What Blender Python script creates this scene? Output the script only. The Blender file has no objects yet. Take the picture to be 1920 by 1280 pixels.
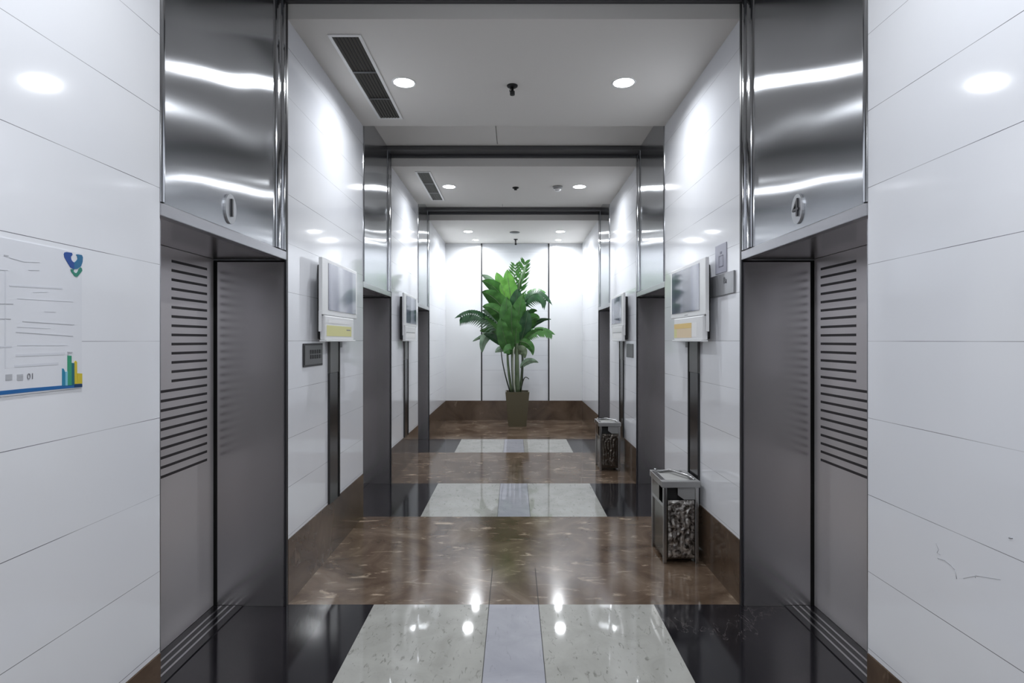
import bpy, bmesh, math, random
from mathutils import Vector, Matrix, noise
random.seed(7)
SC = bpy.context.scene
COL = SC.collection

# ------------------------------------------------------------------ camera, world, exposure
H = 1.6                      # eye height
F = 1067.0                   # focal length in pixels of the 1920 wide frame
W = 1.371                    # half width of the corridor
cam = bpy.data.cameras.new('camera')
cam.sensor_width = 36.0
cam.lens = F / 1920 * 36.0
cam.shift_x = -3.5 / 1920
cam.shift_y = -2.0 / 1920
cam.clip_start = 0.02
camo = bpy.data.objects.new('camera', cam)
COL.objects.link(camo)
camo.location = (0, 0, H)
camo.rotation_euler = (math.radians(90), 0, 0)
SC.camera = camo

world = bpy.data.worlds.new('world')
SC.world = world
world.use_nodes = True
world.node_tree.nodes['Background'].inputs[0].default_value = (0.6, 0.65, 0.75, 1)
world.node_tree.nodes['Background'].inputs[1].default_value = 0.05

SC.view_settings.view_transform = 'Standard'
SC.view_settings.look = 'None'
SC.view_settings.gamma = 1
SC.view_settings.use_curve_mapping = False
SC.view_settings.exposure = 0.0
LAMP = 30.0                  # glow of the downlight diffusers
WATT = 21.5                  # power of the beam of one downlight
SPREAD = 160.0               # its opening angle
LAMP_COL = (0.93, 0.96, 1.0)

# ------------------------------------------------------------------ plan of the corridor (metres along y)
ZC, ZR = 3.547, 3.712        # ceiling over the piers, raised ceiling over the lift openings
ZH = 2.083                   # head of the lift openings
BASE = 0.392                 # top of the stone skirting
PIERS = [(-2.60, -0.75), (0.46, 2.203), (3.45, 5.17), (6.37, 8.13), (9.23, 11.43)]
OPENS = [(-0.75, 0.46), (2.203, 3.45), (5.17, 6.37), (8.13, 9.23)]
YB, YF = 11.43, -2.60
DEPTH = 0.436                # depth of the lift recess
XO = W + 0.62                # outside of the piers

# ------------------------------------------------------------------ materials
MATS = {}
def new_mat(name):
    m = bpy.data.materials.new(name)
    m.use_nodes = True
    nt = m.node_tree
    b = nt.nodes['Principled BSDF']
    MATS[name] = m
    return m, nt, b
def simple(name, col, rough=0.5, metal=0.0, spec=0.5, emit=None, estr=0.0):
    m, nt, b = new_mat(name)
    b.inputs['Base Color'].default_value = (*col, 1)
    b.inputs['Roughness'].default_value = rough
    b.inputs['Metallic'].default_value = metal
    b.inputs['Specular IOR Level'].default_value = spec
    if emit:
        b.inputs['Emission Color'].default_value = (*emit, 1)
        b.inputs['Emission Strength'].default_value = estr
    return m
def N(nt, typ, **kw):
    n = nt.nodes.new(typ)
    for k, v in kw.items():
        setattr(n, k, v)
    return n
def ramp(nt, stops):
    r = nt.nodes.new('ShaderNodeValToRGB')
    e = r.color_ramp.elements
    while len(e) < len(stops):
        e.new(0.5)
    for i, (p, c) in enumerate(stops):
        e[i].position = p
        e[i].color = (*c, 1)
    return r
def noise_node(nt, vec, scale, detail=4, rough=0.5, dist=0.0):
    n = nt.nodes.new('ShaderNodeTexNoise')
    n.inputs['Scale'].default_value = scale
    n.inputs['Detail'].default_value = detail
    n.inputs['Roughness'].default_value = rough
    n.inputs['Distortion'].default_value = dist
    nt.links.new(vec, n.inputs['Vector'])
    return n
def mapped(nt, scale=(1, 1, 1), rot=(0, 0, 0)):
    g = nt.nodes.new('ShaderNodeNewGeometry')
    mp = nt.nodes.new('ShaderNodeMapping')
    mp.inputs['Scale'].default_value = scale
    mp.inputs['Rotation'].default_value = rot
    nt.links.new(g.outputs['Position'], mp.inputs['Vector'])
    return mp.outputs['Vector']
def mathn(nt, op, a, b=None, c=None):
    n = nt.nodes.new('ShaderNodeMath')
    n.operation = op
    for i, v in enumerate((a, b, c)):
        if v is None:
            continue
        if isinstance(v, (int, float)):
            n.inputs[i].default_value = v
        else:
            nt.links.new(v, n.inputs[i])
    return n.outputs[0]

def wall_tile():
    m, nt, b = new_mat('wall_tile')
    g = nt.nodes.new('ShaderNodeNewGeometry')
    s = nt.nodes.new('ShaderNodeSeparateXYZ')
    nt.links.new(g.outputs['Position'], s.inputs[0])
    k = mathn(nt, 'DIVIDE', mathn(nt, 'SUBTRACT', s.outputs[2], 1.597 - 0.2965 * 20), 0.2965)
    fr = mathn(nt, 'FRACT', k)
    d = mathn(nt, 'ABSOLUTE', mathn(nt, 'SUBTRACT', fr, 0.5))
    line = mathn(nt, 'GREATER_THAN', d, 0.5 - 0.0035)
    n = noise_node(nt, g.outputs['Position'], 0.9, 3)
    r = ramp(nt, [(0.35, (0.70, 0.715, 0.755)), (0.7, (0.745, 0.755, 0.78))])
    nt.links.new(n.outputs['Fac'], r.inputs[0])
    n2 = noise_node(nt, g.outputs['Position'], 2.2, 2)
    fade = mathn(nt, 'MULTIPLY', line, mathn(nt, 'MULTIPLY_ADD', n2.outputs['Fac'], 2.6, -0.65))
    mx = nt.nodes.new('ShaderNodeMix'); mx.data_type = 'RGBA'
    nt.links.new(fade, mx.inputs[0])
    nt.links.new(r.outputs[0], mx.inputs[6])
    mx.inputs[7].default_value = (0.10, 0.10, 0.115, 1)
    nt.links.new(mx.outputs[2], b.inputs['Base Color'])
    b.inputs['Roughness'].default_value = 0.07
    b.inputs['Specular IOR Level'].default_value = 0.5
wall_tile()
simple('white_panel', (0.76, 0.77, 0.785), 0.12)
simple('ceiling_paint', (0.72, 0.70, 0.665), 0.75)
simple('lobby_dark', (0.06, 0.06, 0.065), 0.5)

def stone(name, stops, scale, rough, vein, spec=0.5):
    m, nt, b = new_mat(name)
    v = mapped(nt, (1, 1.0, 1), (0.3, 0.2, 0.6))
    n1 = noise_node(nt, v, scale, 9, 0.62, 1.3)
    r = ramp(nt, stops)
    nt.links.new(n1.outputs['Fac'], r.inputs[0])
    v2 = mapped(nt, (3.0, 1.2, 3.0), (0.2, 0.5, 0.5))
    n2 = noise_node(nt, v2, scale * 1.4, 6, 0.55, 2.2)
    e = mathn(nt, 'ABSOLUTE', mathn(nt, 'SUBTRACT', n2.outputs['Fac'], 0.5))
    n3 = noise_node(nt, v, scale * 0.6, 2)
    veinm = mathn(nt, 'MULTIPLY', mathn(nt, 'LESS_THAN', e, vein[1]), mathn(nt, 'GREATER_THAN', n3.outputs['Fac'], vein[2]))
    mx = nt.nodes.new('ShaderNodeMix'); mx.data_type = 'RGBA'
    nt.links.new(mathn(nt, 'MULTIPLY', veinm, vein[3]), mx.inputs[0])
    nt.links.new(r.outputs[0], mx.inputs[6])
    mx.inputs[7].default_value = (*vein[0], 1)
    nt.links.new(mx.outputs[2], b.inputs['Base Color'])
    b.inputs['Roughness'].default_value = rough
    b.inputs['Specular IOR Level'].default_value = spec
def fleck_stone(name, stops, scale, rough, fleck, spec):
    """cloudy ground with elongated flecks: (colour, scale, turn, from, to, amount)"""
    m, nt, b = new_mat(name)
    v = mapped(nt, (1, 1, 1), (0.3, 0.2, 0.6))
    n1 = noise_node(nt, v, scale, 8, 0.6, 0.8)
    r = ramp(nt, stops)
    nt.links.new(n1.outputs['Fac'], r.inputs[0])
    v2 = mapped(nt, fleck[1], (0, 0, fleck[2]))
    n2 = noise_node(nt, v2, 1.6, 5, 0.6, 0.9)
    r2 = ramp(nt, [(fleck[3], (0, 0, 0)), (fleck[4], (1, 1, 1))])
    nt.links.new(n2.outputs['Fac'], r2.inputs[0])
    mx = nt.nodes.new('ShaderNodeMix'); mx.data_type = 'RGBA'
    nt.links.new(mathn(nt, 'MULTIPLY', r2.outputs[0], fleck[5]), mx.inputs[0])
    nt.links.new(r.outputs[0], mx.inputs[6])
    mx.inputs[7].default_value = (*fleck[0], 1)
    nt.links.new(mx.outputs[2], b.inputs['Base Color'])
    b.inputs['Roughness'].default_value = rough
    b.inputs['Specular IOR Level'].default_value = spec
fleck_stone('brown_marble', [(0.30, (0.050, 0.032, 0.020)), (0.46, (0.092, 0.062, 0.042)), (0.58, (0.130, 0.093, 0.066)), (0.72, (0.20, 0.155, 0.115))],
      2.4, 0.12, ((0.44, 0.35, 0.26), (3.0, 7.5, 5.0), 0.45, 0.59, 0.73, 0.85), 0.27)
fleck_stone('brown_base', [(0.30, (0.060, 0.040, 0.027)), (0.5, (0.100, 0.068, 0.047)), (0.75, (0.15, 0.108, 0.078))],
      2.2, 0.12, ((0.30, 0.23, 0.17), (4.0, 4.0, 2.0), 0.3, 0.64, 0.78, 0.6), 0.4)
stone('black_granite', [(0.2, (0.006, 0.006, 0.008)), (0.6, (0.012, 0.011, 0.013)), (0.85, (0.028, 0.025, 0.028))],
      2.0, 0.10, ((0.16, 0.14, 0.14), 0.005, 0.60, 0.5), 0.35)
fleck_stone('cream_stone', [(0.25, (0.28, 0.28, 0.258)), (0.5, (0.345, 0.345, 0.322)), (0.75, (0.395, 0.395, 0.37))],
      4.0, 0.04, ((0.13, 0.13, 0.115), (26.0, 9.0, 20.0), 0.08, 0.590, 0.67, 0.6), 0.4)
fleck_stone('cream_stone_reflect', [(0.25, (0.30, 0.305, 0.34)), (0.6, (0.36, 0.365, 0.40)), (0.8, (0.40, 0.405, 0.43))],
      4.0, 0.04, ((0.17, 0.17, 0.19), (26.0, 4.0, 20.0), 0.0, 0.61, 0.70, 0.45), 0.4)  # lavender tone paints the end wall's reflection into the centre strip
simple('seam', (0.012, 0.011, 0.011), 0.6)

def brushed(name, col, rough, aniso, wave, wscale, rot=0.0, metal=1.0):
    m, nt, b = new_mat(name)
    b.inputs['Base Color'].default_value = (*col, 1)
    b.inputs['Metallic'].default_value = metal
    b.inputs['Roughness'].default_value = rough
    b.inputs['Anisotropic'].default_value = aniso
    b.inputs['Anisotropic Rotation'].default_value = rot
    if aniso:
        t = nt.nodes.new('ShaderNodeTangent')
        t.direction_type = 'UV_MAP'
        t.uv_map = 'UVMap'
        nt.links.new(t.outputs[0], b.inputs['Tangent'])
    if wave:
        v = mapped(nt, (1, 1, 1.0))
        n = noise_node(nt, v, wscale, 0.5)
        bp = nt.nodes.new('ShaderNodeBump')
        bp.inputs['Strength'].default_value = wave
        bp.inputs['Distance'].default_value = 0.1
        nt.links.new(n.outputs['Fac'], bp.inputs['Height'])
        nt.links.new(bp.outputs[0], b.inputs['Normal'])
    return m
brushed('steel_header', (0.50, 0.515, 0.54), 0.165, 1.0, 0.17, 1.25)
brushed('steel_door', (0.80, 0.765, 0.77), 0.28, 0.4, 0.0, 1.0, metal=0.62)
brushed('steel_jamb', (0.54, 0.53, 0.54), 0.24, 0.3, 0.0, 1.0, metal=0.93)
brushed('chrome', (0.40, 0.41, 0.43), 0.10, 0.0, 0.0, 1.0)
simple('steel_edge', (0.40, 0.40, 0.42), 0.30, 1.0)
simple('dark_metal', (0.13, 0.13, 0.135), 0.4, 0.8)
simple('dark_trim_and_shade', (0.020, 0.020, 0.023), 0.35)
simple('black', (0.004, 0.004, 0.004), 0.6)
simple('slot_dark', (0.030, 0.026, 0.028), 0.45)
simple('plaque_steel', (0.42, 0.43, 0.45), 0.38, 0.7)
simple('numeral_dark', (0.015, 0.015, 0.018), 0.3)
simple('lamp_disc', (1, 1, 1), 0.5, 0, 0.5, LAMP_COL, LAMP)
simple('white_plastic', (0.78, 0.78, 0.77), 0.35)
simple('vent_slat', (0.060, 0.055, 0.048), 0.5, 0.3)
simple('vent_dark', (0.008, 0.008, 0.008), 0.8)
simple('grey_plate', (0.16, 0.16, 0.165), 0.35, 0.6)
simple('plate_edge', (0.05, 0.05, 0.053), 0.4, 0.5)
simple('button_dark', (0.022, 0.022, 0.024), 0.4)
simple('housing_white', (0.74, 0.745, 0.755), 0.3)
simple('housing_gap_shade', (0.012, 0.012, 0.014), 0.45)
simple('duct_grey', (0.085, 0.085, 0.082), 0.25)
simple('duct_dark', (0.020, 0.020, 0.021), 0.2)
simple('yellow_sticker', (0.66, 0.64, 0.30), 0.5)
simple('orange_sticker', (0.72, 0.52, 0.20), 0.5)
simple('tan_sticker', (0.70, 0.56, 0.38), 0.5)
simple('white_sticker', (0.80, 0.80, 0.80), 0.5)
simple('lilac_sheet', (0.36, 0.365, 0.43), 0.4)
simple('lilac_line', (0.20, 0.20, 0.25), 0.5)
simple('grey_sign', (0.22, 0.225, 0.235), 0.12)
simple('sign_text', (0.06, 0.06, 0.07), 0.5)
simple('green_edge', (0.05, 0.14, 0.06), 0.4)
simple('paper', (0.67, 0.685, 0.725), 0.10)
simple('ink_grey', (0.40, 0.41, 0.44), 0.5)
simple('ink_pale', (0.60, 0.615, 0.66), 0.2)
simple('ink_dark', (0.20, 0.20, 0.22), 0.5)
simple('logo_blue', (0.010, 0.060, 0.270), 0.4)
simple('logo_teal', (0.012, 0.130, 0.270), 0.4)
simple('logo_green', (0.020, 0.200, 0.140), 0.4)
simple('band_blue', (0.012, 0.115, 0.330), 0.4)
simple('tower_teal', (0.015, 0.200, 0.330), 0.4)
simple('tower_pale', (0.20, 0.46, 0.60), 0.4)
simple('tower_green', (0.030, 0.270, 0.150), 0.4)
simple('tower_dark', (0.008, 0.120, 0.160), 0.4)
simple('tower_yellow', (0.55, 0.44, 0.03), 0.4)
simple('tower_navy', (0.008, 0.040, 0.110), 0.4)

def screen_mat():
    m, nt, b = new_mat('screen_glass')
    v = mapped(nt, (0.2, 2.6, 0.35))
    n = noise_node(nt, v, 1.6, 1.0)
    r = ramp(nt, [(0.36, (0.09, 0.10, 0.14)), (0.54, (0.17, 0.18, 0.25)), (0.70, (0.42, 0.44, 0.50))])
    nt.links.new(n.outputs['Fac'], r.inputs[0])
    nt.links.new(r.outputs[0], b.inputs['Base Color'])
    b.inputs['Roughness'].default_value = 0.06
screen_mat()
def relief_mat():
    m, nt, b = new_mat('relief_steel')
    v = mapped(nt, (1, 1, 1))
    n = noise_node(nt, v, 18, 5, 0.6, 2.0)
    r = ramp(nt, [(0.38, (0.05, 0.045, 0.04)), (0.5, (0.28, 0.26, 0.245)), (0.62, (0.62, 0.60, 0.57))])
    nt.links.new(n.outputs['Fac'], r.inputs[0])
    nt.links.new(r.outputs[0], b.inputs['Base Color'])
    b.inputs['Metallic'].default_value = 0.85
    b.inputs['Roughness'].default_value = 0.28
relief_mat()
simple('bin_bronze', (0.125, 0.110, 0.095), 0.18, 0.9)
simple('bin_steel', (0.42, 0.42, 0.42), 0.25, 1.0)
simple('bin_grey', (0.30, 0.30, 0.30), 0.4, 0.5)
simple('ash_sand', (0.34, 0.34, 0.33), 0.9)
simple('pot_glaze', (0.105, 0.090, 0.052), 0.35)
simple('soil', (0.02, 0.015, 0.01), 0.9)
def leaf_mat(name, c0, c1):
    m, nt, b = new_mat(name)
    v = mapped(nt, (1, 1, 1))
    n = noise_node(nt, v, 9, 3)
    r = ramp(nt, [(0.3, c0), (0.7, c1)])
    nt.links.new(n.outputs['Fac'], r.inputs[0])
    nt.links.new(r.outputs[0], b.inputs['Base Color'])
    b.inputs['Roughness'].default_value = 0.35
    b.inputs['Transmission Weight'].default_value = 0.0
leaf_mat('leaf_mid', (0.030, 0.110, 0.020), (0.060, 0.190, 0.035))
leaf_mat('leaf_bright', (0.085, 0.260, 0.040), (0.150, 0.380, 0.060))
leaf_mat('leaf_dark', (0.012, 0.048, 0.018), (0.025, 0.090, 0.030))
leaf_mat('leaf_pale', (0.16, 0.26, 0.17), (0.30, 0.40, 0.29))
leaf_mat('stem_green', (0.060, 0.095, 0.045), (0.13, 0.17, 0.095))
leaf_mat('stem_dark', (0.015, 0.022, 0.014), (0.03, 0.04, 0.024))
simple('stem_pale', (0.34, 0.36, 0.29), 0.5)

# ------------------------------------------------------------------ mesh helpers
class MB:
    """collects shapes into ONE mesh object"""
    def __init__(self):
        self.v, self.f, self.mi, self.mats, self.sm = [], [], [], [], []
    def slot(self, mat):
        if mat not in self.mats:
            self.mats.append(mat)
        return self.mats.index(mat)
    def add(self, vs, fs, mat, smooth=False):
        o = len(self.v)
        self.v += [tuple(p) for p in vs]
        s = self.slot(mat)
        for f in fs:
            self.f.append([i + o for i in f]); self.mi.append(s); self.sm.append(smooth)
        return self
    def box(self, x0, x1, y0, y1, z0, z1, mat, bev=0.0):
        x0, x1 = min(x0, x1), max(x0, x1); y0, y1 = min(y0, y1), max(y0, y1); z0, z1 = min(z0, z1), max(z0, z1)
        if bev <= 0:
            vs = [(x0, y0, z0), (x1, y0, z0), (x1, y1, z0), (x0, y1, z0), (x0, y0, z1), (x1, y0, z1), (x1, y1, z1), (x0, y1, z1)]
            fs = [(0, 3, 2, 1), (4, 5, 6, 7), (0, 1, 5, 4), (1, 2, 6, 5), (2, 3, 7, 6), (3, 0, 4, 7)]
            return self.add(vs, fs, mat)
        bm = bmesh.new()
        bmesh.ops.create_cube(bm, size=1)
        for v in bm.verts:
            v.co = Vector(((x0 + x1) / 2 + v.co.x * (x1 - x0), (y0 + y1) / 2 + v.co.y * (y1 - y0), (z0 + z1) / 2 + v.co.z * (z1 - z0)))
        bev = min(bev, 0.45 * min(x1 - x0, y1 - y0, z1 - z0))
        bmesh.ops.bevel(bm, geom=bm.edges[:], offset=bev, segments=2, profile=0.6, affect='EDGES')
        self.bm(bm, mat)
        return self
    def bm(self, bm, mat, smooth=False):
        bm.verts.index_update()
        self.add([v.co[:] for v in bm.verts], [[v.index for v in f.verts] for f in bm.faces], mat, smooth)
        bm.free()
    def lathe(self, prof, mat, at=(0, 0, 0), n=32, smooth=True, axis='z'):
        vs, fs = [], []
        for (r, z) in prof:
            for k in range(n):
                a = 2 * math.pi * k / n
                p = (r * math.cos(a), r * math.sin(a), z)
                vs.append((at[0] + p[0], at[1] + p[1], at[2] + p[2]))
        for i in range(len(prof) - 1):
            for k in range(n):
                k2 = (k + 1) % n
                fs.append((i * n + k, i * n + k2, (i + 1) * n + k2, (i + 1) * n + k))
        fs.append(tuple(range(n - 1, -1, -1)))
        fs.append(tuple((len(prof) - 1) * n + k for k in range(n)))
        return self.add(vs, fs, mat, smooth)
    def tube(self, pts, rad, mat, n=10):
        pts = [Vector(p) for p in pts]
        if not hasattr(rad, '__len__'):
            rad = [rad] * len(pts)
        vs, fs = [], []
        prev = None
        for i, p in enumerate(pts):
            t = (pts[min(i + 1, len(pts) - 1)] - pts[max(i - 1, 0)]).normalized()
            if prev is None:
                u = t.orthogonal().normalized()
            else:
                u = (prev - t * prev.dot(t)).normalized()
            prev = u
            w = t.cross(u)
            for k in range(n):
                a = 2 * math.pi * k / n
                vs.append(p + (u * math.cos(a) + w * math.sin(a)) * rad[i])
        for i in range(len(pts) - 1):
            for k in range(n):
                k2 = (k + 1) % n
                fs.append((i * n + k, i * n + k2, (i + 1) * n + k2, (i + 1) * n + k))
        fs.append(tuple(range(n - 1, -1, -1)))
        fs.append(tuple((len(pts) - 1) * n + k for k in range(n)))
        return self.add(vs, fs, mat, True)
    def prism(self, poly, axis, a, b, mat):
        """polygon given in the two other axes (y,z for x; x,y for z), extruded from a to b"""
        def mk(p, t):
            return (t, p[0], p[1]) if axis == 'x' else ((p[0], t, p[1]) if axis == 'y' else (p[0], p[1], t))
        n = len(poly)
        vs = [mk(p, a) for p in poly] + [mk(p, b) for p in poly]
        fs = [tuple(range(n)), tuple(range(2 * n - 1, n - 1, -1))] + [(i, i + n, (i + 1) % n + n, (i + 1) % n) for i in range(n)]
        return self.add(vs, fs, mat)
    def build(self, name, parent=None, uv=None, origin=None):
        me = bpy.data.meshes.new(name)
        vs = self.v
        ox, oy, oz = origin or (0, 0, 0)
        me.from_pydata([(x - ox, y - oy, z - oz) for x, y, z in vs], [], self.f)
        for i, p in enumerate(me.polygons):
            p.material_index = self.mi[i]
            p.use_smooth = self.sm[i]
        for m in self.mats:
            me.materials.append(MATS[m])
        bm = bmesh.new(); bm.from_mesh(me)
        bmesh.ops.recalc_face_normals(bm, faces=bm.faces[:])
        bm.to_mesh(me); bm.free()
        if uv:
            l = me.uv_layers.new(name='UVMap')
            for p in me.polygons:
                for li in p.loop_indices:
                    c = me.vertices[me.loops[li].vertex_index].co
                    if uv == 'yz': l.data[li].uv = (c.y, c.z)
                    elif uv == 'xz': l.data[li].uv = (c.x, c.z)
                    elif uv == 'zy': l.data[li].uv = (c.z, c.y + 0.01 * c.x)
                    elif uv == 'zx': l.data[li].uv = (c.z, c.x + 0.01 * c.y)
        me.update()
        o = bpy.data.objects.new(name, me)
        COL.objects.link(o)
        if parent:
            o.parent = parent
            o.location = (ox - parent.location.x, oy - parent.location.y, oz - parent.location.z)
            if parent.parent:      # a sub-part: the parent's world place is the sum
                pl = parent.location + parent.parent.location
                o.location = (ox - pl.x, oy - pl.y, oz - pl.z)
        else:
            o.location = (ox, oy, oz)
        return o
def tag(o, label=None, cat=None, group=None, kind=None):
    for k, v in (('label', label), ('category', cat), ('group', group), ('kind', kind)):
        if v:
            o[k] = v
    return o
def thing(name, label, cat, loc=(0, 0, 0), group=None):
    o = bpy.data.objects.new(name, None)
    COL.objects.link(o)
    o.location = loc
    o.empty_display_size = 0.1
    return tag(o, label, cat, group)
def struct(mb, name):
    return tag(mb.build(name), kind='structure')

# ------------------------------------------------------------------ floor
fl = MB()
def floor_rect(x0, x1, y0, y1, mat, z=0.0):
    fl.add([(x0, y0, z), (x1, y0, z), (x1, y1, z), (x0, y1, z)], [(0, 1, 2, 3)], mat)
XI, XC = 0.848, 0.150
for (a, b) in PIERS:
    floor_rect(-XO, XO, a, b, 'brown_marble')
for (a, b) in OPENS:
    floor_rect(-XO, -XI, a, b, 'black_granite'); floor_rect(XI, XO, a, b, 'black_granite')
    floor_rect(-XI, -XC, a, b, 'cream_stone'); floor_rect(-XC, XC, a, b, 'cream_stone_reflect'); floor_rect(XC, XI, a, b, 'cream_stone')
    for x in (-XC, XC):
        floor_rect(x - 0.002, x + 0.002, a, b, 'seam', 0.0006)
for x in (-XC, XC):
    for (a, b) in PIERS[2:3]:
        floor_rect(x - 0.0022, x + 0.0022, a, a + 0.55, 'seam', 0.0006)
fl.box(-XO, XO, YF, YB, -0.06, -0.01, 'black_granite')
struct(fl, 'floor')

# ------------------------------------------------------------------ ceiling
ce = MB()
for (a, b) in PIERS:
    ce.box(-XO, XO, a, b, ZC, 3.95, 'ceiling_paint')
for (a, b) in OPENS:
    ce.box(-XO, XO, a, b, ZR, 3.95, 'ceiling_paint')
    ce.box(-0.180, -0.176, a + 0.02, b - 0.25, ZR - 0.0015, ZR, 'vent_dark')
struct(ce, 'ceiling')
for i, (a, b) in enumerate(OPENS):
    t = MB()
    t.box(-W - 0.02, W + 0.02, b - 0.20, b - 0.001, ZR - 0.048, ZR - 0.0005, 'dark_metal', 0.004)
    t.box(-W - 0.02, W + 0.02, b - 0.030, b - 0.001, ZR - 0.075, ZR - 0.048, 'dark_metal', 0.003)
    struct(t, 'trim_%d' % (i + 1))

# ------------------------------------------------------------------ piers, skirting, end walls
for s, side in ((-1, 'left'), (1, 'right')):
    for (a, b) in PIERS:
        p = MB()
        p.box(s * W, s * XO, a, b, BASE, ZC, 'wall_tile')
        if side == 'right' and a == 0.46:      # old scratches in the tile near the viewer
            def sc(pts, r):
                ps = []
                for (px, py) in pts:
                    y = F * W / (px - 963.5); ps.append((W - 0.0003, y, H - (py - 638) * y / F))
                for q0, q1 in zip(ps, ps[1:]):
                    p.tube([q0, q1], r, 'ink_grey', 5)
            sc([(1755, 1018), (1760, 1030), (1757, 1036), (1764, 1040)], 0.0006)
            sc([(1758, 1046), (1772, 1050), (1784, 1060), (1791, 1068), (1794, 1085)], 0.0010)
            sc([(1806, 1084), (1830, 1079), (1876, 1086)], 0.0005)
            sc([(1829, 1077), (1829, 1083)], 0.0008)
            sc([(1892, 1008), (1899, 1008)], 0.0020)
        struct(p, 'wall_' + side)
        q = MB()
        q.box(s * (W - 0.004), s * XO, a, b, 0, BASE - 0.002, 'brown_base')
        struct(q, 'baseboard_' + side)
    for (a, b) in OPENS:                 # closes the shaft side behind each recess
        p = MB()
        d = 0.50 if a > 0 else 0.02
        p.box(s * (W + d), s * XO, a, b, 0, ZR, 'lobby_dark')
        if a > 0:
            p.box(s * (W + 0.04), s * (W + d), a, b, ZH + 0.06, ZR, 'lobby_dark')
        struct(p, 'wall_' + side)
wb = MB()
wb.box(-XO, XO, YB + 0.03, YB + 0.15, 0, ZC, 'white_panel')
wb.box(-W, -0.662, YB - 0.0, YB + 0.03, BASE, ZC, 'white_panel')
wb.box(0.715, W, YB - 0.0, YB + 0.03, BASE, ZC, 'white_panel')
wb.box(-0.635, 0.688, YB + 0.012, YB + 0.03, BASE, ZC, 'wall_tile')
struct(wb, 'wall_back')
q = MB(); q.box(-W, W, YB - 0.012, YB + 0.03, 0, BASE - 0.002, 'brown_base'); struct(q, 'baseboard_back')
for i, (x0, x1) in enumerate(((-0.662, -0.635), (0.688, 0.715))):
    t = MB(); t.box(x0, x1, YB + 0.002, YB + 0.03, BASE, ZC, 'dark_trim_and_shade'); struct(t, 'trim_%d' % (5 + i))
wf = MB(); wf.box(-XO, XO, YF - 0.12, YF, 0, ZC, 'white_panel'); struct(wf, 'wall_front')

# ------------------------------------------------------------------ lift entrances
def text_mesh(txt, size, depth):
    c = bpy.data.curves.new('txt', 'FONT')
    c.body = txt; c.size = size; c.extrude = depth; c.align_x = 'CENTER'; c.align_y = 'CENTER'
    o = bpy.data.objects.new('txt', c)
    COL.objects.link(o)
    dg = bpy.context.evaluated_depsgraph_get()
    me = bpy.data.meshes.new_from_object(o.evaluated_get(dg))
    vs = [v.co[:] for v in me.vertices]; fs = [list(p.vertices) for p in me.polygons]
    bpy.data.objects.remove(o); bpy.data.curves.remove(c); bpy.data.meshes.remove(me)
    return vs, fs
def wall_text(mb, txt, size, depth, s, y, z, x, mat):
    """lettering standing on a side wall of side s, read from inside the corridor"""
    vs, fs = text_mesh(txt, size, depth)
    # reading direction: on the left wall text runs towards +y, on the right wall towards -y
    mb.add([(x - s * (d + depth), y + (u if s < 0 else -u), z + w) for (u, w, d) in vs], fs, mat)

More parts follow.
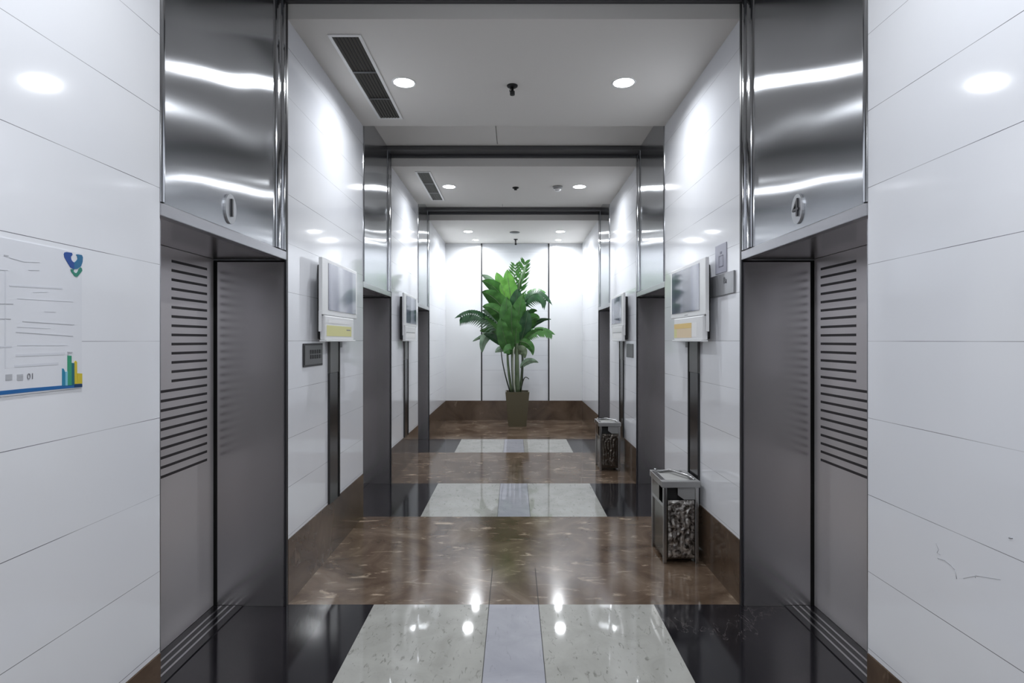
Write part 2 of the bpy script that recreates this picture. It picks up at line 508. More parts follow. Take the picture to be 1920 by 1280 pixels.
def lift(s, a, b, label, number=None):
    t = thing('elevator_entrance', label, 'elevator', (s * (W + 0.2), (a + b) / 2, 0), 'lift entrances along the corridor')
    xw, xd = s * W, s * (W + DEPTH)
    # header sheet, wrapping over rounded vertical ends
    m = MB()
    m.box(xw + s * 0.004, xw + s * 0.03, a + 0.03, b - 0.195, ZH + 0.055, ZR - 0.002, 'steel_header')
    m.build('header_panel', t, uv='yz')
    m = MB()                                            # folded lip under the sheet
    m.box(xw - s * 0.002, xw + s * 0.035, a + 0.004, b - 0.010, ZH, ZH + 0.053, 'steel_edge', 0.004)
    m.build('header_lip', t)
    for (y0, y1) in ((a + 0.003, a + 0.028), (b - 0.190, b - 0.100), (b - 0.094, b - 0.032)):
        m = MB()
        n = 10; poly = []
        for k in range(n + 1):
            an = math.pi * k / n
            poly.append((xw + s * 0.006 - s * 0.016 * math.sin(an), (y0 + y1) / 2 - (y1 - y0) / 2 * math.cos(an)))
        poly += [(xw + s * 0.03, y1), (xw + s * 0.03, y0)]
        m.prism(poly, 'z', ZH + 0.055, ZR - 0.003, 'chrome')
        m.build('edge_trim', t)
    m = MB()                                            # dark strip painting the shadow at the far pier edge
    m.box(xw - s * 0.003, xw + s * 0.008, b - 0.026, b - 0.002, 0.001, ZR - 0.003, 'dark_trim_and_shade')
    m.build('reveal_shade', t)
    m = MB()
    m.box(xw + s * 0.036, xd + s * 0.05, a + 0.004, b - 0.004, ZH + 0.006, ZH + 0.05, 'steel_jamb')
    m.build('soffit', t, uv='xz')
    for (y0, y1) in ((a + 0.002, a + 0.022), (b - 0.024, b - 0.002)):
        m = MB()
        far = y0 > a + .5
        m.box(xw + s * 0.016, xd - s * 0.022, y0, y1, 0.001, ZH - 0.012, 'steel_jamb')
        m.box(xw + s * 0.010, xw + s * 0.016, y0 - 0.003 if far else y0, y1, 0.001, ZH - 0.012, 'steel_edge')
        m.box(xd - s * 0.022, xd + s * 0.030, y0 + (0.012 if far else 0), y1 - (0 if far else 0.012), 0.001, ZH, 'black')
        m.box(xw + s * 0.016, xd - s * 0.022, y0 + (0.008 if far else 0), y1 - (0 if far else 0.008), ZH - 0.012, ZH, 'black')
        m.build('jamb', t, uv='xz')
    m = MB()
    m.box(xw + s * 0.26, xd + s * 0.05, a + 0.024, b - 0.028, 0.0005, 0.006, 'black_granite')
    for g in (0.30, 0.34, 0.38):
        m.box(xw + s * g, xw + s * (g + 0.012), a + 0.03, b - 0.03, 0.006, 0.0072, 'bin_steel')
    m.build('sill', t)
    mid = (a + b) / 2
    for (y0, y1, flip) in ((a + 0.036, mid - 0.002, -1), (mid + 0.002, b - 0.028, 1)):
        m = MB()
        m.box(xd, xd + s * 0.03, y0, y1, 0.008, ZH + 0.004, 'steel_door')
        far, near = (y1 - 0.072, y0 + 0.175) if flip > 0 else (y1 - 0.175, y0 + 0.060)
        z = 2.02; i = 0
        while z > 0.87:
            lo, hi = near, far
            if z < 1.35:
                lo, hi = (y0 + 0.03, far) if flip > 0 else (near, y1 - 0.03)
            m.box(xd - s * 0.0012, xd, lo, hi, z - 0.008, z + 0.006, 'slot_dark')
            z -= 0.0487; i += 1
        m.build('door_leaf', t, uv='yz')
    if number:
        yc, zc = 2.75, 2.235
        m = MB()
        poly = []
        for k in range(28):
            an = 2 * math.pi * k / 28
            poly.append((yc + 0.052 * math.cos(an), zc + 0.072 * math.sin(an)))
        m.prism(poly, 'x', xw + s * 0.004, xw - s * 0.005, 'plaque_steel')
        pl = m.build('number_plaque', t)
        m = MB()
        wall_text(m, number, 0.125, 0.004, s, yc, zc, xw - s * 0.005, 'numeral_dark')
        m.build('numeral', pl)
    return t
lift(-1, *OPENS[1], 'nearest lift entrance on the left, steel header with number 1 plaque and slotted door', '1')
lift(1, *OPENS[1], 'nearest lift entrance on the right, steel header with number 4 plaque and slotted door', '4')
lift(-1, *OPENS[2], 'middle lift entrance on the left wall, just beyond the grey button panel and display')
lift(1, *OPENS[2], 'middle lift entrance on the right wall, just behind the larger near bin')
lift(-1, *OPENS[3], 'farthest lift entrance on the left wall, narrow sliver before the end wall')
lift(1, *OPENS[3], 'farthest lift entrance on the right wall, narrow sliver behind the far bin')

# ------------------------------------------------------------------ ceiling fittings
def downlight(x, y, label, r=0.075, power=1.0, spread=SPREAD, group='recessed ceiling downlights'):
    t = thing('ceiling_light', label, 'ceiling light', (x, y, ZC), group)
    m = MB()
    m.lathe([(r, ZC - 0.0005), (r + 0.004, ZC - 0.004), (r + 0.014, ZC - 0.004), (r + 0.018, ZC - 0.0005)], 'white_plastic', (x, y, 0), 40)
    m.f = m.f[:-2]; m.mi = m.mi[:-2]; m.sm = m.sm[:-2]
    m.build('trim_ring', t)
    m = MB()
    n = 40
    m.add([(x + r * math.cos(2 * math.pi * k / n), y + r * math.sin(2 * math.pi * k / n), ZC - 0.002) for k in range(n)], [tuple(range(n - 1, -1, -1))], 'lamp_disc')
    o = m.build('diffuser', t)
    l = bpy.data.lights.new('downlight_beam', 'AREA')
    l.shape = 'DISK'; l.size = 2 * r; l.energy = WATT * power; l.color = LAMP_COL; l.spread = math.radians(spread)
    lo = bpy.data.objects.new('downlight_beam', l); COL.objects.link(lo)
    lo.parent = t; lo.location = (0, 0, -0.0035)
    return t
XL = 0.83
downlight(-XL, 4.30, 'nearest round ceiling downlight on the left, beside the long air vent', power=0.86)
downlight(XL, 4.30, 'nearest round ceiling downlight on the right, opposite the long air vent', power=0.86)
downlight(-0.82, 7.21, 'second row ceiling downlight on the left, beside the smaller air vent', power=0.88)
downlight(0.83, 7.21, 'second row ceiling downlight on the right, beside the smoke detector', power=0.88)
downlight(-0.82, 10.18, 'end bay ceiling downlight on the left, level with the flat ceiling disc')
downlight(0.83, 10.18, 'end bay ceiling downlight on the right, level with the flat ceiling disc')
downlight(-0.74, 11.03, 'small ceiling downlight on the left close against the end wall', 0.055, 0.75, 168)
downlight(0.86, 11.03, 'small ceiling downlight on the right close against the end wall', 0.055, 0.75, 168)
downlight(-XL, 1.36, 'ceiling downlight above the viewer on the left, out of frame', power=1.05)
downlight(XL, 1.36, 'ceiling downlight above the viewer on the right, out of frame', power=1.05)
downlight(-XL, -1.60, 'ceiling downlight behind the viewer on the left, out of frame', power=1.3)
downlight(XL, -1.60, 'ceiling downlight behind the viewer on the right, out of frame', power=1.3)

def vent(x0, x1, y0, y1, label):
    t = thing('air_vent', label, 'air vent', ((x0 + x1) / 2, (y0 + y1) / 2, ZC), 'linear ceiling air vents')
    m = MB(); w = 0.022; z0, z1 = ZC - 0.008, ZC - 0.0004
    m.box(x0 - w, x0, y0 - w, y1 + w, z0, z1, 'white_plastic', 0.002); m.box(x1, x1 + w, y0 - w, y1 + w, z0, z1, 'white_plastic', 0.002)
    m.box(x0, x1, y0 - w, y0, z0, z1, 'white_plastic', 0.002); m.box(x0, x1, y1, y1 + w, z0, z1, 'white_plastic', 0.002)
    m.build('frame', t)
    m = MB(); m.box(x0 + .0005, x1 - .0005, y0 + .0005, y1 - .0005, ZC - 0.0016, ZC - 0.0004, 'vent_dark'); m.build('backing', t)
    n = 7
    for k in range(n):
        xc = x0 + (x1 - x0) * (k + 0.5) / n
        m = MB()
        m.prism([(xc - 0.008, ZC - 0.007), (xc - 0.006, ZC - 0.008), (xc + 0.006, ZC - 0.002), (xc + 0.004, ZC - 0.0018)], 'y', y0 + 0.001, y1 - 0.001, 'vent_slat')
        m.build('slat', t)
    for fy in (0.36, 0.70):
        yc = y0 + (y1 - y0) * fy
        m = MB(); m.box(x0 + .001, x1 - .001, yc - 0.012, yc + 0.012, ZC - 0.0095, ZC - 0.0082, 'grey_plate'); m.build('cross_bar', t)
vent(-1.165, -0.995, 3.64, 4.97, 'long dark slatted air vent in the near ceiling, left of the downlight')
vent(-1.120, -0.985, 6.58, 7.88, 'smaller looking dark slatted air vent in the second ceiling bay')

def sprinkler(x, y, label, drop):
    t = thing('sprinkler_head', label, 'sprinkler', (x, y, ZC), 'ceiling sprinklers')
    m = MB(); m.lathe([(0.042, ZC - 0.0005), (0.040, ZC - 0.008), (0.030, ZC - 0.014), (0.014, ZC - 0.016)], 'black', (x, y, 0), 24); m.build('escutcheon', t)
    m = MB()
    m.lathe([(0.011, ZC - 0.016), (0.011, ZC - drop + 0.03), (0.019, ZC - drop + 0.028), (0.019, ZC - drop)], 'black', (x, y, 0), 16)
    m.build('nozzle', t)
    if drop > 0.04:
        m = MB(); m.tube([(x - 0.012, y, ZC - 0.017), (x - 0.02, y, ZC - drop * 0.55), (x - 0.012, y, ZC - drop + 0.010)], 0.003, 'black', 6); m.build('yoke_arm', t)
sprinkler(-0.012, 4.35, 'black pendant sprinkler in the near ceiling between the two nearest downlights', 0.072)
sprinkler(0.022, 7.25, 'small black sprinkler dot in the second ceiling bay', 0.032)
sprinkler(0.036, 10.95, 'dark pendant sprinkler close to the end wall above the plant', 0.11)
m = MB(); m.lathe([(0.092, ZC - 0.0005), (0.088, ZC - 0.012), (0.04, ZC - 0.018), (0.002, ZC - 0.018)], 'grey_plate', (0.015, 10.25, 0), 32)
tag(m.build('ceiling_disc'), 'flat grey disc on the end bay ceiling above the plant', 'ceiling plate')
t = thing('smoke_detector', 'round white smoke detector on the second bay ceiling, right of centre', 'smoke detector', (0.555, 7.21, ZC))
m = MB(); m.lathe([(0.062, ZC - 0.0005), (0.062, ZC - 0.014), (0.050, ZC - 0.026), (0.046, ZC - 0.026)], 'bin_grey', (0.555, 7.21, 0), 32); m.build('base', t)
m = MB(); m.lathe([(0.044, ZC - 0.0265), (0.042, ZC - 0.044), (0.028, ZC - 0.056), (0.004, ZC - 0.058)], 'white_plastic', (0.555, 7.21, 0), 32); m.build('sensor_cap', t)

# ------------------------------------------------------------------ wall displays with their cable channel
def display(s, yc, label, sticker, near):
    t = thing('wall_display', label, 'display', (s * (W - 0.04), yc, 1.6), 'screens hung on the lift lobby piers')
    y0, y1 = yc - 0.45, yc + 0.40
    X = lambda d: s * (W - d)                       # d = distance out from the wall
    m = MB(); m.box(X(0.001), X(0.050), y0 + 0.13, y1 - 0.02, 1.61, 2.13, 'housing_gap_shade', 0.006); m.build('gap_shade_box', t)  # near-black box stands in for the shadow gap behind the cover
    m = MB()
    m.box(X(0.052), X(0.078), y0, y1, 1.775, 2.165, 'housing_white', 0.006)
    m.box(X(0.052), X(0.088), y0 + 0.03, y1 - 0.13, 1.603, 1.772, 'housing_white', 0.008)
    m.box(X(0.052), X(0.100), y0 + 0.02, y1 - 0.12, 1.592, 1.602, 'housing_white', 0.003)
    m.build('front_cover', t)
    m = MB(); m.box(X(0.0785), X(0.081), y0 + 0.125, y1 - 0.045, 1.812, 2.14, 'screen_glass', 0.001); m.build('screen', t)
    m = MB()
    ya, yb2 = y0 + 0.06, y1 - 0.20
    if sticker == 'yellow':
        m.box(X(0.0883), X(0.0892), ya, yb2, 1.630, 1.705, 'yellow_sticker')
        m.box(X(0.0894), X(0.0900), yb2 - 0.13, yb2 - 0.03, 1.674, 1.682, 'ink_dark')
        m.box(X(0.0883), X(0.0892), ya + 0.03, yb2 - 0.05, 1.722, 1.745, 'white_sticker')
    elif sticker == 'orange':
        m.box(X(0.0883), X(0.0892), yc - 0.18, yc + 0.33 - 0.07, 1.690, 1.728, 'orange_sticker')
        m.box(X(0.0883), X(0.0892), yc - 0.18, yc + 0.33 - 0.14, 1.620, 1.689, 'tan_sticker')
        m.box(X(0.0883), X(0.0892), yc + 0.33 - 0.139, yc + 0.33 - 0.07, 1.620, 1.689, 'yellow_sticker')
        m.box(X(0.0883), X(0.0892), yc - 0.30, yc - 0.185, 1.625, 1.728, 'white_sticker')
        m.box(X(0.0785), X(0.0795), yc - 0.06, yc + 0.02, 1.788, 1.792, 'ink_dark')
    else:
        m.box(X(0.0883), X(0.0892), ya, yb2, 1.630, 1.690, 'white_sticker')
        m.box(X(0.0894), X(0.0898), ya, yb2, 1.694, 1.700, 'ink_dark')
    m.build('sticker', t)
    m = MB(); m.box(X(0.056), X(0.074), y0 - 0.012, y0 - 0.001, 1.66, 1.80, 'housing_white', 0.003); m.build('side_latch', t)
    if near:
        m = MB(); m.box(X(0.001), X(0.012), yc + 0.02, yc + 0.22, 1.545, 1.590, 'grey_plate', 0.002); m.build('bracket', t)
    m = MB()
    w0, w1 = yc - 0.10, yc + 0.10
    m.box(X(0.001), X(0.020), w0, w1, 1.36, 1.590, 'duct_grey')
    m.box(X(0.001), X(0.018), w0, w1, BASE + 0.004, 1.358, 'duct_dark')
    m.box(X(0.0005), X(0.024), w1, w1 + 0.022, BASE + 0.004, 1.590, 'black')
    m.build('cable_channel', t)
    return t
display(-1, 4.29, 'white framed wall screen with yellow sticker, on the near left pier by the button panel', 'yellow', True)
display(1, 4.29, 'white framed wall screen with orange sticker, on the near right pier above the bin', 'orange', True)
display(-1, 7.17, 'farther left wall screen, on the pier past the middle left lift', 'plain', False)
display(1, 7.17, 'farther right wall screen, on the pier above the far bin', 'plain', False)

# ------------------------------------------------------------------ small plates on the walls
t = thing('button_panel', 'grey lift button panel with two rows of dark keys on the left pier', 'button panel', (-W, 3.88, 1.51))
m = MB(); m.box(-W + 0.0005, -W + 0.008, 3.69, 4.06, 1.425, 1.580, 'plate_edge', 0.003); m.build('back_plate', t)
m = MB(); m.box(-W + 0.0082, -W + 0.012, 3.705, 4.045, 1.438, 1.567, 'grey_plate', 0.001); m.build('face_plate', t)
for r_ in range(2):
    for k in range(5):
        m = MB(); yy = 3.80 + 0.044 * k; zz = 1.476 + 0.034 * r_
        m.box(-W + 0.0121, -W + 0.015, yy, yy + 0.033, zz, zz + 0.027, 'button_dark', 0.001); m.build('button', t)
m = MB(); m.box(W - 0.009, W - 0.0005, 6.52, 6.90, 1.40, 1.56, 'grey_plate', 0.003)
tag(m.build('call_plate'), 'plain grey plate on the right pier between far screen and middle lift', 'call plate')
t = thing('notice_plate', 'small lilac notice plate fixed high on the near right pier', 'notice', (W, 3.76, 2.14))
m = MB(); m.box(W - 0.006, W - 0.0005, 3.66, 3.86, 2.045, 2.235, 'lilac_sheet', 0.001); m.build('plate', t)
m = MB()
for (ya, yb_, za, zb) in ((3.71, 3.79, 2.085, 2.09), (3.71, 3.715, 2.085, 2.16), (3.785, 3.79, 2.085, 2.16), (3.71, 3.79, 2.155, 2.16), (3.735, 3.765, 2.17, 2.185)):
    m.box(W - 0.0072, W - 0.0062, ya, yb_, za, zb, 'lilac_line')
m.build('pictogram', t)
t = thing('wall_sign', 'glossy grey sign beneath the lilac notice on the near right pier', 'sign', (W, 3.75, 1.96))
m = MB(); m.box(W - 0.012, W - 0.0005, 3.52, 3.95, 1.895, 2.035, 'grey_sign', 0.003); m.build('plate', t)
m = MB(); wall_text(m, 'Ba', 0.06, 0.0005, 1, 3.66, 1.985, W - 0.0122, 'sign_text'); m.build('lettering', t)

# ------------------------------------------------------------------ poster on the near left wall
def wp(zx, zy):
    """a point of the poster, measured on the photograph, as (y, z) on the left wall"""
    px, py = zx / 4.0, 440 + zy / 4.0
    y = F * W / (963.5 - px)
    return (y, H - (py - 638) * y / F)
t = thing('wall_poster', 'white notice poster with blue green logo and skyline on the near left wall', 'poster', (-W, 1.5, 1.65))
XP = -W
m = MB(); m.box(XP + 0.0004, XP + 0.003, 1.16, wp(607, 800)[0], 1.450, 1.875, 'paper'); m.build('sheet', t)
def flat(mb, pts, mat, d):
    mb.prism([wp(*p) for p in pts], 'x', XP + 0.003, XP + 0.003 + d, mat)
m = MB()
flat(m, [(470, 145), (475, 133), (490, 129), (530, 135), (535, 150), (522, 165), (525, 185), (535, 200), (547, 208), (547, 258), (535, 255), (520, 245), (495, 205), (475, 170)], 'logo_blue', 0.0012)
flat(m, [(547, 208), (562, 197), (573, 182), (570, 160), (560, 150), (572, 146), (605, 152), (613, 170), (610, 205), (598, 237), (570, 256), (547, 258)], 'logo_teal', 0.0012)
flat(m, [(520, 258), (547, 258), (542, 272), (552, 285), (565, 288), (565, 315), (552, 312), (524, 275)], 'logo_green', 0.0011)
flat(m, [(565, 288), (576, 272), (580, 258), (595, 243), (605, 252), (608, 270), (572, 314), (565, 315)], 'logo_green', 0.0011)
m.build('logo', t)
m = MB()
yb1 = wp(607, 1142)[0]
zb = lambda y: 1.4545
m.prism([(1.16, 1.4545), (1.40, 1.4545), (1.62, 1.4545), (wp(455, 1130)[0], wp(455, 1155)[1]), (yb1, wp(607, 1142)[1]), (yb1, wp(607, 1118)[1]), (wp(548, 1118)[0], wp(548, 1120)[1]), (wp(455, 1130)[0], wp(455, 1130)[1]), (1.60, 1.4655), (1.40, 1.4655), (1.16, 1.4655)], 'x', XP + 0.003, XP + 0.0038, 'band_blue')
m.build('skyline_band', t)
for (pts, mat) in (
        ([(457, 1132), (457, 1002), (468, 1004), (478, 1028), (480, 1132)], 'tower_teal'),
        ([(480, 1130), (480, 1028), (497, 1024), (497, 1130)], 'tower_pale'),
        ([(497, 1128), (497, 905), (527, 907), (527, 1128)], 'tower_green'),
        ([(527, 1126), (527, 960), (548, 962), (548, 1126)], 'tower_dark'),
        ([(550, 1118), (548, 955), (557, 943), (568, 955), (570, 1118)], 'tower_yellow'),
        ([(571, 1116), (571, 1038), (607, 1040), (607, 1116)], 'tower_yellow'),
        ([(498, 903), (498, 876), (533, 878), (533, 886), (504, 884), (504, 903)], 'ink_grey'),
        ([(548, 1142), (548, 1121), (607, 1119), (607, 1141)], 'tower_navy')):
    m = MB(); flat(m, pts, mat, 0.0014); m.build('skyline_tower', t)
m = MB()
def tline(x0, y0, x1, y1, h, mat):
    h *= 0.7; flat(m, [(x0, y0 - h), (x1, y1 - h), (x1, y1 + h), (x0, y0 + h)], mat, 0.0006)
for a in ((60, 172, 170, 203, 2, 'ink_grey'), (170, 203, 290, 207, 2, 'ink_grey'), (20, 155, 55, 160, 8, 'ink_grey'), (-80, 262, 50, 266, 2, 'ink_grey'), (205, 265, 288, 267, 2, 'ink_grey'),
          (28, 266, 34, 266, 0, 'ink_grey'), (-90, 517, 90, 519, 2, 'ink_dark'), (-90, 630, 72, 632, 2, 'ink_dark'), (325, 577, 410, 580, 2, 'ink_grey'),
          (120, 478, 540, 502, 2, 'ink_pale'), (160, 650, 550, 675, 3, 'ink_grey'), (120, 690, 370, 702, 2, 'ink_pale'), (110, 730, 540, 760, 3, 'ink_grey'),
          (120, 828, 500, 828, 4, 'ink_pale'), (110, 905, 480, 890, 12, 'ink_pale'), (100, 985, 430, 965, 12, 'ink_pale'), (240, 430, 350, 428, 3, 'ink_pale'), (60, 380, 460, 402, 8, 'ink_pale'), (-80, 840, 80, 838, 8, 'ink_pale')):
    if a[4] > 0:
        tline(*a)
flat(m, [(26, 270), (36, 270), (36, 1000), (26, 1000)], 'ink_pale', 0.0005)
m.build('text_lines', t)
for (x0, x1) in ((32, 82), (118, 164)):
    m = MB(); flat(m, [(x0, 1048), (x1, 1044), (x1, 1090), (x0, 1092)], 'ink_grey', 0.0007); m.build('grey_icon', t)
m = MB()
yy, zz = wp(220, 1063)
wall_text(m, '01', 0.024, 0.0004, -1, yy, zz, XP + 0.0034, 'ink_dark')
m.build('number_lettering', t)

# ------------------------------------------------------------------ waste bins
def bin_(x0, y0, label, sheet='relief_steel'):
    w, d, h = 0.255, 0.36, 0.60
    t = thing('waste_bin', label, 'bin', (x0 + w / 2, y0 + d / 2, 0), 'ashtray bins by the right wall')
    x1, y1 = x0 + w, y0 + d
    p = 0.026
    for (px, py) in ((x0, y0), (x1 - p, y0), (x0, y1 - p), (x1 - p, y1 - p)):
        m = MB(); m.box(px, px + p, py, py + p, 0.0, 0.545, 'bin_steel', 0.004); m.build('post', t)
    m = MB()
    m.box(x0 + 0.012, x1 - 0.006, y0 + 0.014, y1 - 0.006, 0.03, 0.40, 'bin_bronze')
    m.build('body', t)
    m = MB(); m.box(x0 + 0.03, x1 - 0.03, y0 + 0.04, y1 - 0.03, 0.401, 0.53, 'black'); m.build('inner_liner', t)
    # embossed front sheet
    nx, nz = 26, 60
    fx0, fx1, fz0, fz1 = x0 + 0.034, x1 - 0.034, 0.045, 0.455
    m = MB(); vs, fs = [], []
    for j in range(nz + 1):
        for i in range(nx + 1):
            u, v = i / nx, j / nz
            e = min(u, 1 - u, v * 2, (1 - v) * 2)
            q = Vector((u * 3.2 + 5, v * 4.5, 1.7))
            k = noise.turbulence(q * 1.4, 3, True) * 0.020 + 0.006 * math.sin(u * 34 + 3 * noise.noise(q)) * (0.25 < v < 0.8)
            vs.append((fx0 + (fx1 - fx0) * u, y0 - 0.002 - max(0, min(1, e * 8)) * max(0.0, k) * 0.6, fz0 + (fz1 - fz0) * v))
    for j in range(nz):
        for i in range(nx):
            a = j * (nx + 1) + i
            fs.append((a, a + 1, a + nx + 2, a + nx + 1))
    m.add(vs, fs, sheet, True)
    m.box(fx0, fx1, y0 - 0.0015, y0 + 0.012, fz0, fz1, 'bin_bronze')
    m.build('embossed_front', t)
    m = MB(); m.prism([(x0 + 0.105, 0.545), (x1 - 0.027, 0.545), (x1 - 0.027, 0.458), (x0 + 0.150, 0.458), (x0 + 0.105, 0.49)], 'y', y0 + 0.004, y0 + 0.012, 'bin_grey'); m.build('hood_plate', t)
    m = MB(); m.box(x0 + 0.002, x0 + 0.008, y0 + p, y1 - p, 0.40, 0.425, 'bin_steel')
    m.box(x0 + 0.002, x0 + 0.008, y0 + 0.13, y1 - p, 0.425, 0.545, 'bin_bronze'); m.build('side_hood', t)
    m = MB()                                            # ashtray top: rim, sunk tray, sand
    zt0, zt1 = 0.546, 0.592
    a0, a1, b0, b1 = x0 - 0.012, x1 + 0.008, y0 - 0.012, y1 + 0.006
    m.box(a0, a1, b0, b0 + 0.05, zt0, zt1, 'bin_grey', 0.004); m.box(a0, a1, b1 - 0.04, b1, zt0, zt1, 'bin_grey', 0.004)
    m.box(a0, a0 + 0.04, b0 + 0.05, b1 - 0.04, zt0, zt1, 'bin_steel', 0.004); m.box(a1 - 0.04, a1, b0 + 0.05, b1 - 0.04, zt0, zt1, 'bin_grey', 0.004)
    m.box(a0 + 0.04, a1 - 0.04, b0 + 0.05, b1 - 0.04, zt0, zt0 + 0.012, 'bin_steel')
    tr = m.build('ashtray_top', t)
    m = MB(); m.box(a0 + 0.042, a1 - 0.042, b0 + 0.052, b1 - 0.042, zt0 + 0.0125, zt1 - 0.012, 'ash_sand'); m.build('sand', tr)
    m = MB()
    cx = (a0 + a1) / 2
    m.tube([(a0 + 0.06, b1 - 0.05, zt1 - 0.008), (cx, b1 - 0.07, zt1 + 0.014), (a1 - 0.05, b0 + 0.12, zt1 + 0.012), (a1 - 0.03, b0 + 0.05, zt1 + 0.002)], 0.009, 'bin_steel', 8)
    m.build('grille_bar', tr)
    m = MB(); m.lathe([(0.012, zt1), (0.012, zt1 + 0.01), (0.006, zt1 + 0.014)], 'bin_steel', (a0 + 0.04, b1 - 0.02, 0), 16); m.build('knob', tr)
bin_(1.072, 4.08, 'metal ashtray bin with embossed front, beside the near right pier')
bin_(1.052, 6.98, 'farther metal ashtray bin against the right pier below the far screen', 'bin_bronze')

# ------------------------------------------------------------------ potted plant at the end wall
PX, PY = 0.065, 10.72
t = thing('potted_plant', 'tall broad leaved green plant in a square olive pot at the end wall', 'plant', (PX, PY, 0))
m = MB()
b0, b1, hp = 0.165, 0.222, 0.645
def ring(r, z): return [(PX - r, PY - r, z), (PX + r, PY - r, z), (PX + r, PY + r, z), (PX - r, PY + r, z)]
vs = ring(b0, 0.0) + ring(b1, hp) + ring(b1 - 0.02, hp) + ring(b1 - 0.025, hp - 0.08)
fs = [(3, 2, 1, 0), (12, 13, 14, 15)]
for i in range(3):
    for k in range(4):
        k2 = (k + 1) % 4
        fs.append((i * 4 + k, i * 4 + k2, (i + 1) * 4 + k2, (i + 1) * 4 + k))
m.add(vs, fs, 'pot_glaze'); m.build('pot', t)
m = MB(); r = b1 - 0.028; m.box(PX - r, PX + r, PY - r, PY + r, hp - 0.078, hp - 0.04, 'soil'); m.build('soil', t)
S = 101.0                                               # pixels per metre at the plant
def pp(px, py, dy=0.0):
    return Vector(((px - 963.5) / S, PY + dy, H - (py - 638) / S))
def bez(ps, n):
    out = []
    for i in range(n + 1):
        u = i / n
        q = list(ps)
        while len(q) > 1:
            q = [q[k].lerp(q[k + 1], u) for k in range(len(q) - 1)]
        out.append(q[0])
    return out
def stem(pts, r0, r1, mat):
    r0 *= 1.25; r1 *= 1.25
    m = MB(); c = bez([pp(*p) for p in pts], 12)
    m.tube(c, [r0 + (r1 - r0) * i / 12 for i in range(13)], mat, 8)
    m.build('stem', t)
for a in (([(957, 738, 0), (948, 710, .02), (940, 680, .03), (939, 652, .03)], .011, .007, 'stem_dark'),
          ([(960, 738, -.03), (953, 700, -.05), (950, 670, -.05), (952, 640, -.05)], .022, .014, 'stem_green'),
          ([(964, 738, .05), (960, 700, .05), (958, 660, .05), (962, 610, .04)], .020, .012, 'stem_green'),
          ([(970, 738, -.04), (970, 700, -.05), (968, 660, -.06), (970, 620, -.05)], .040, .024, 'stem_green'),
          ([(975, 738, .04), (980, 700, .03), (982, 670, .03), (978, 640, .03)], .024, .014, 'stem_green'),
          ([(966, 738, -.08), (962, 705, -.10), (960, 680, -.10), (964, 650, -.09)], .014, .010, 'stem_pale'),
          ([(976, 733, -.05), (981, 715, -.08), (982, 700, -.08), (992, 711, -.08)], .010, .006, 'stem_dark'),
          ([(980, 715, -.04), (979, 690, -.06), (982, 665, -.06), (974, 655, -.06)], .009, .006, 'stem_dark'),
          ([(962, 640, 0), (966, 590, 0), (970, 560, .02), (976, 520, .03)], .016, .007, 'stem_green')):
    stem(*a)
def leaf(pts, hw, mat, roll=0.0, fold=0.25, point=1.0):
    """broad blade along a curved midrib; roll turns it about the midrib"""
    nU, nV = 16, 6
    c = bez([pp(*p) for p in pts], nU)
    vs, fs = [], []
    hwm = hw / S
    for i, p in enumerate(c):
        u = i / nU
        tn = (c[min(i + 1, nU)] - c[max(i - 1, 0)]).normalized()
        view = Vector((0, -1, 0.15)).normalized()
        sd = tn.cross(view)
        if sd.length < 1e-3: sd = Vector((1, 0, 0))
        sd.normalize()
        nr = sd.cross(tn).normalized()
        ca, sa = math.cos(roll), math.sin(roll)
        sd, nr = sd * ca + nr * sa, nr * ca - sd * sa
        wd = hwm * (math.sin(math.pi * min(1, u ** 0.8 * 0.97 + 0.03)) ** 0.75 + 0.03) * point
        for j in range(nV + 1):
            v = j / nV * 2 - 1
            lift_ = fold * abs(v) * wd + 0.012 * math.sin(u * 22 + v * 2) * abs(v)
            vs.append(p + sd * (v * wd) - nr * lift_ * 0.7)
    for i in range(nU):
        for j in range(nV):
            a = i * (nV + 1) + j
            fs.append((a, a + 1, a + nV + 2, a + nV + 1))
    m = MB(); m.add(vs, fs, mat, True)
    m.tube(c, [0.006 * (1 - 0.7 * i / nU) for i in range(nU + 1)], 'stem_green', 5)
    m.build('leaf', t)
def frond(pts, ln, mat, n=13, droop=0.35, wid=0.024):
    """arching rib with paired narrow leaflets"""
    c = bez([pp(*p) for p in pts], 24)
    m = MB()
    m.tube(c, [0.008 * (1 - 0.7 * i / 24) for i in range(25)], mat, 6)
    for k in range(n):
        u = 0.25 + 0.75 * k / (n - 1)
        i = min(23, int(u * 24)); p = c[i]
        tn = (c[i + 1] - c[i]).normalized()
        L = ln / S * (0.55 + 0.6 * math.sin(math.pi * min(1, u * 0.85 + 0.1)))
        for sg in (-1, 1):
            sd = tn.cross(Vector((0, -1, 0.3))).normalized() * sg
            d = (sd * 0.75 + tn * 0.75 + Vector((0, -0.18 * sg, 0))).normalized()
            q1 = p + d * L * 0.5 + Vector((0, 0, -droop * 0.12 * L)); q2 = p + d * L + Vector((0, 0, -droop * L))
            wv = d.cross(Vector((0, -1, 0.2))).normalized() * wid
            m.add([p - wv * .4, p + wv * .4, q1 + wv, q1 - wv, q2], [(0, 1, 2, 3), (3, 2, 4)], mat, True)
    m.build('leaf', t)
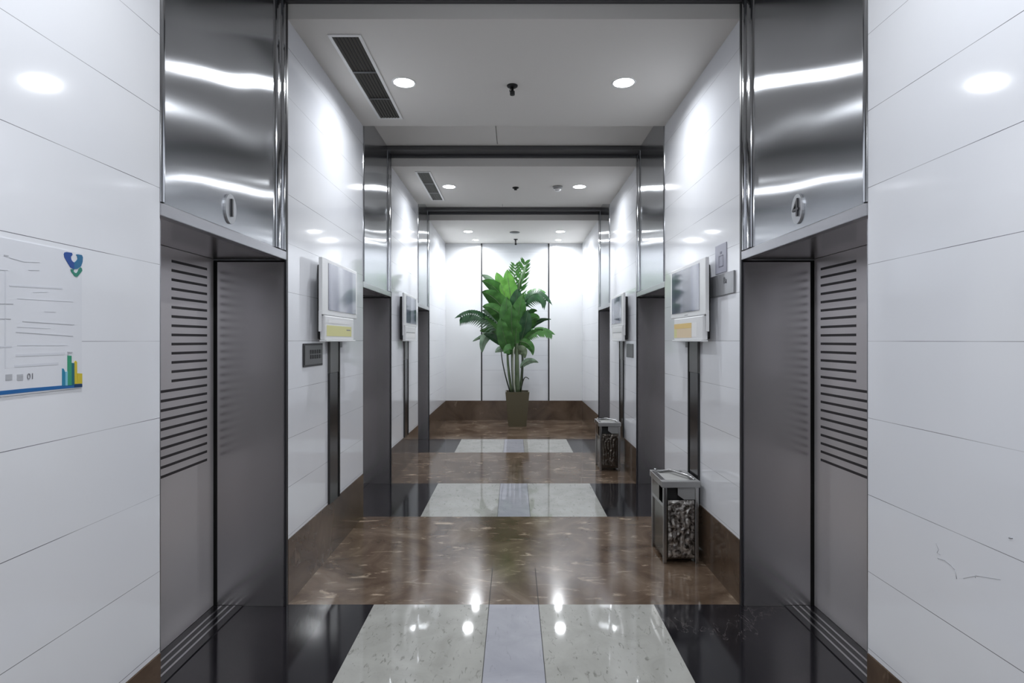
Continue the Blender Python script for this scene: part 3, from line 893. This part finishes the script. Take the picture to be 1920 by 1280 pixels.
# crown, from the back to the front
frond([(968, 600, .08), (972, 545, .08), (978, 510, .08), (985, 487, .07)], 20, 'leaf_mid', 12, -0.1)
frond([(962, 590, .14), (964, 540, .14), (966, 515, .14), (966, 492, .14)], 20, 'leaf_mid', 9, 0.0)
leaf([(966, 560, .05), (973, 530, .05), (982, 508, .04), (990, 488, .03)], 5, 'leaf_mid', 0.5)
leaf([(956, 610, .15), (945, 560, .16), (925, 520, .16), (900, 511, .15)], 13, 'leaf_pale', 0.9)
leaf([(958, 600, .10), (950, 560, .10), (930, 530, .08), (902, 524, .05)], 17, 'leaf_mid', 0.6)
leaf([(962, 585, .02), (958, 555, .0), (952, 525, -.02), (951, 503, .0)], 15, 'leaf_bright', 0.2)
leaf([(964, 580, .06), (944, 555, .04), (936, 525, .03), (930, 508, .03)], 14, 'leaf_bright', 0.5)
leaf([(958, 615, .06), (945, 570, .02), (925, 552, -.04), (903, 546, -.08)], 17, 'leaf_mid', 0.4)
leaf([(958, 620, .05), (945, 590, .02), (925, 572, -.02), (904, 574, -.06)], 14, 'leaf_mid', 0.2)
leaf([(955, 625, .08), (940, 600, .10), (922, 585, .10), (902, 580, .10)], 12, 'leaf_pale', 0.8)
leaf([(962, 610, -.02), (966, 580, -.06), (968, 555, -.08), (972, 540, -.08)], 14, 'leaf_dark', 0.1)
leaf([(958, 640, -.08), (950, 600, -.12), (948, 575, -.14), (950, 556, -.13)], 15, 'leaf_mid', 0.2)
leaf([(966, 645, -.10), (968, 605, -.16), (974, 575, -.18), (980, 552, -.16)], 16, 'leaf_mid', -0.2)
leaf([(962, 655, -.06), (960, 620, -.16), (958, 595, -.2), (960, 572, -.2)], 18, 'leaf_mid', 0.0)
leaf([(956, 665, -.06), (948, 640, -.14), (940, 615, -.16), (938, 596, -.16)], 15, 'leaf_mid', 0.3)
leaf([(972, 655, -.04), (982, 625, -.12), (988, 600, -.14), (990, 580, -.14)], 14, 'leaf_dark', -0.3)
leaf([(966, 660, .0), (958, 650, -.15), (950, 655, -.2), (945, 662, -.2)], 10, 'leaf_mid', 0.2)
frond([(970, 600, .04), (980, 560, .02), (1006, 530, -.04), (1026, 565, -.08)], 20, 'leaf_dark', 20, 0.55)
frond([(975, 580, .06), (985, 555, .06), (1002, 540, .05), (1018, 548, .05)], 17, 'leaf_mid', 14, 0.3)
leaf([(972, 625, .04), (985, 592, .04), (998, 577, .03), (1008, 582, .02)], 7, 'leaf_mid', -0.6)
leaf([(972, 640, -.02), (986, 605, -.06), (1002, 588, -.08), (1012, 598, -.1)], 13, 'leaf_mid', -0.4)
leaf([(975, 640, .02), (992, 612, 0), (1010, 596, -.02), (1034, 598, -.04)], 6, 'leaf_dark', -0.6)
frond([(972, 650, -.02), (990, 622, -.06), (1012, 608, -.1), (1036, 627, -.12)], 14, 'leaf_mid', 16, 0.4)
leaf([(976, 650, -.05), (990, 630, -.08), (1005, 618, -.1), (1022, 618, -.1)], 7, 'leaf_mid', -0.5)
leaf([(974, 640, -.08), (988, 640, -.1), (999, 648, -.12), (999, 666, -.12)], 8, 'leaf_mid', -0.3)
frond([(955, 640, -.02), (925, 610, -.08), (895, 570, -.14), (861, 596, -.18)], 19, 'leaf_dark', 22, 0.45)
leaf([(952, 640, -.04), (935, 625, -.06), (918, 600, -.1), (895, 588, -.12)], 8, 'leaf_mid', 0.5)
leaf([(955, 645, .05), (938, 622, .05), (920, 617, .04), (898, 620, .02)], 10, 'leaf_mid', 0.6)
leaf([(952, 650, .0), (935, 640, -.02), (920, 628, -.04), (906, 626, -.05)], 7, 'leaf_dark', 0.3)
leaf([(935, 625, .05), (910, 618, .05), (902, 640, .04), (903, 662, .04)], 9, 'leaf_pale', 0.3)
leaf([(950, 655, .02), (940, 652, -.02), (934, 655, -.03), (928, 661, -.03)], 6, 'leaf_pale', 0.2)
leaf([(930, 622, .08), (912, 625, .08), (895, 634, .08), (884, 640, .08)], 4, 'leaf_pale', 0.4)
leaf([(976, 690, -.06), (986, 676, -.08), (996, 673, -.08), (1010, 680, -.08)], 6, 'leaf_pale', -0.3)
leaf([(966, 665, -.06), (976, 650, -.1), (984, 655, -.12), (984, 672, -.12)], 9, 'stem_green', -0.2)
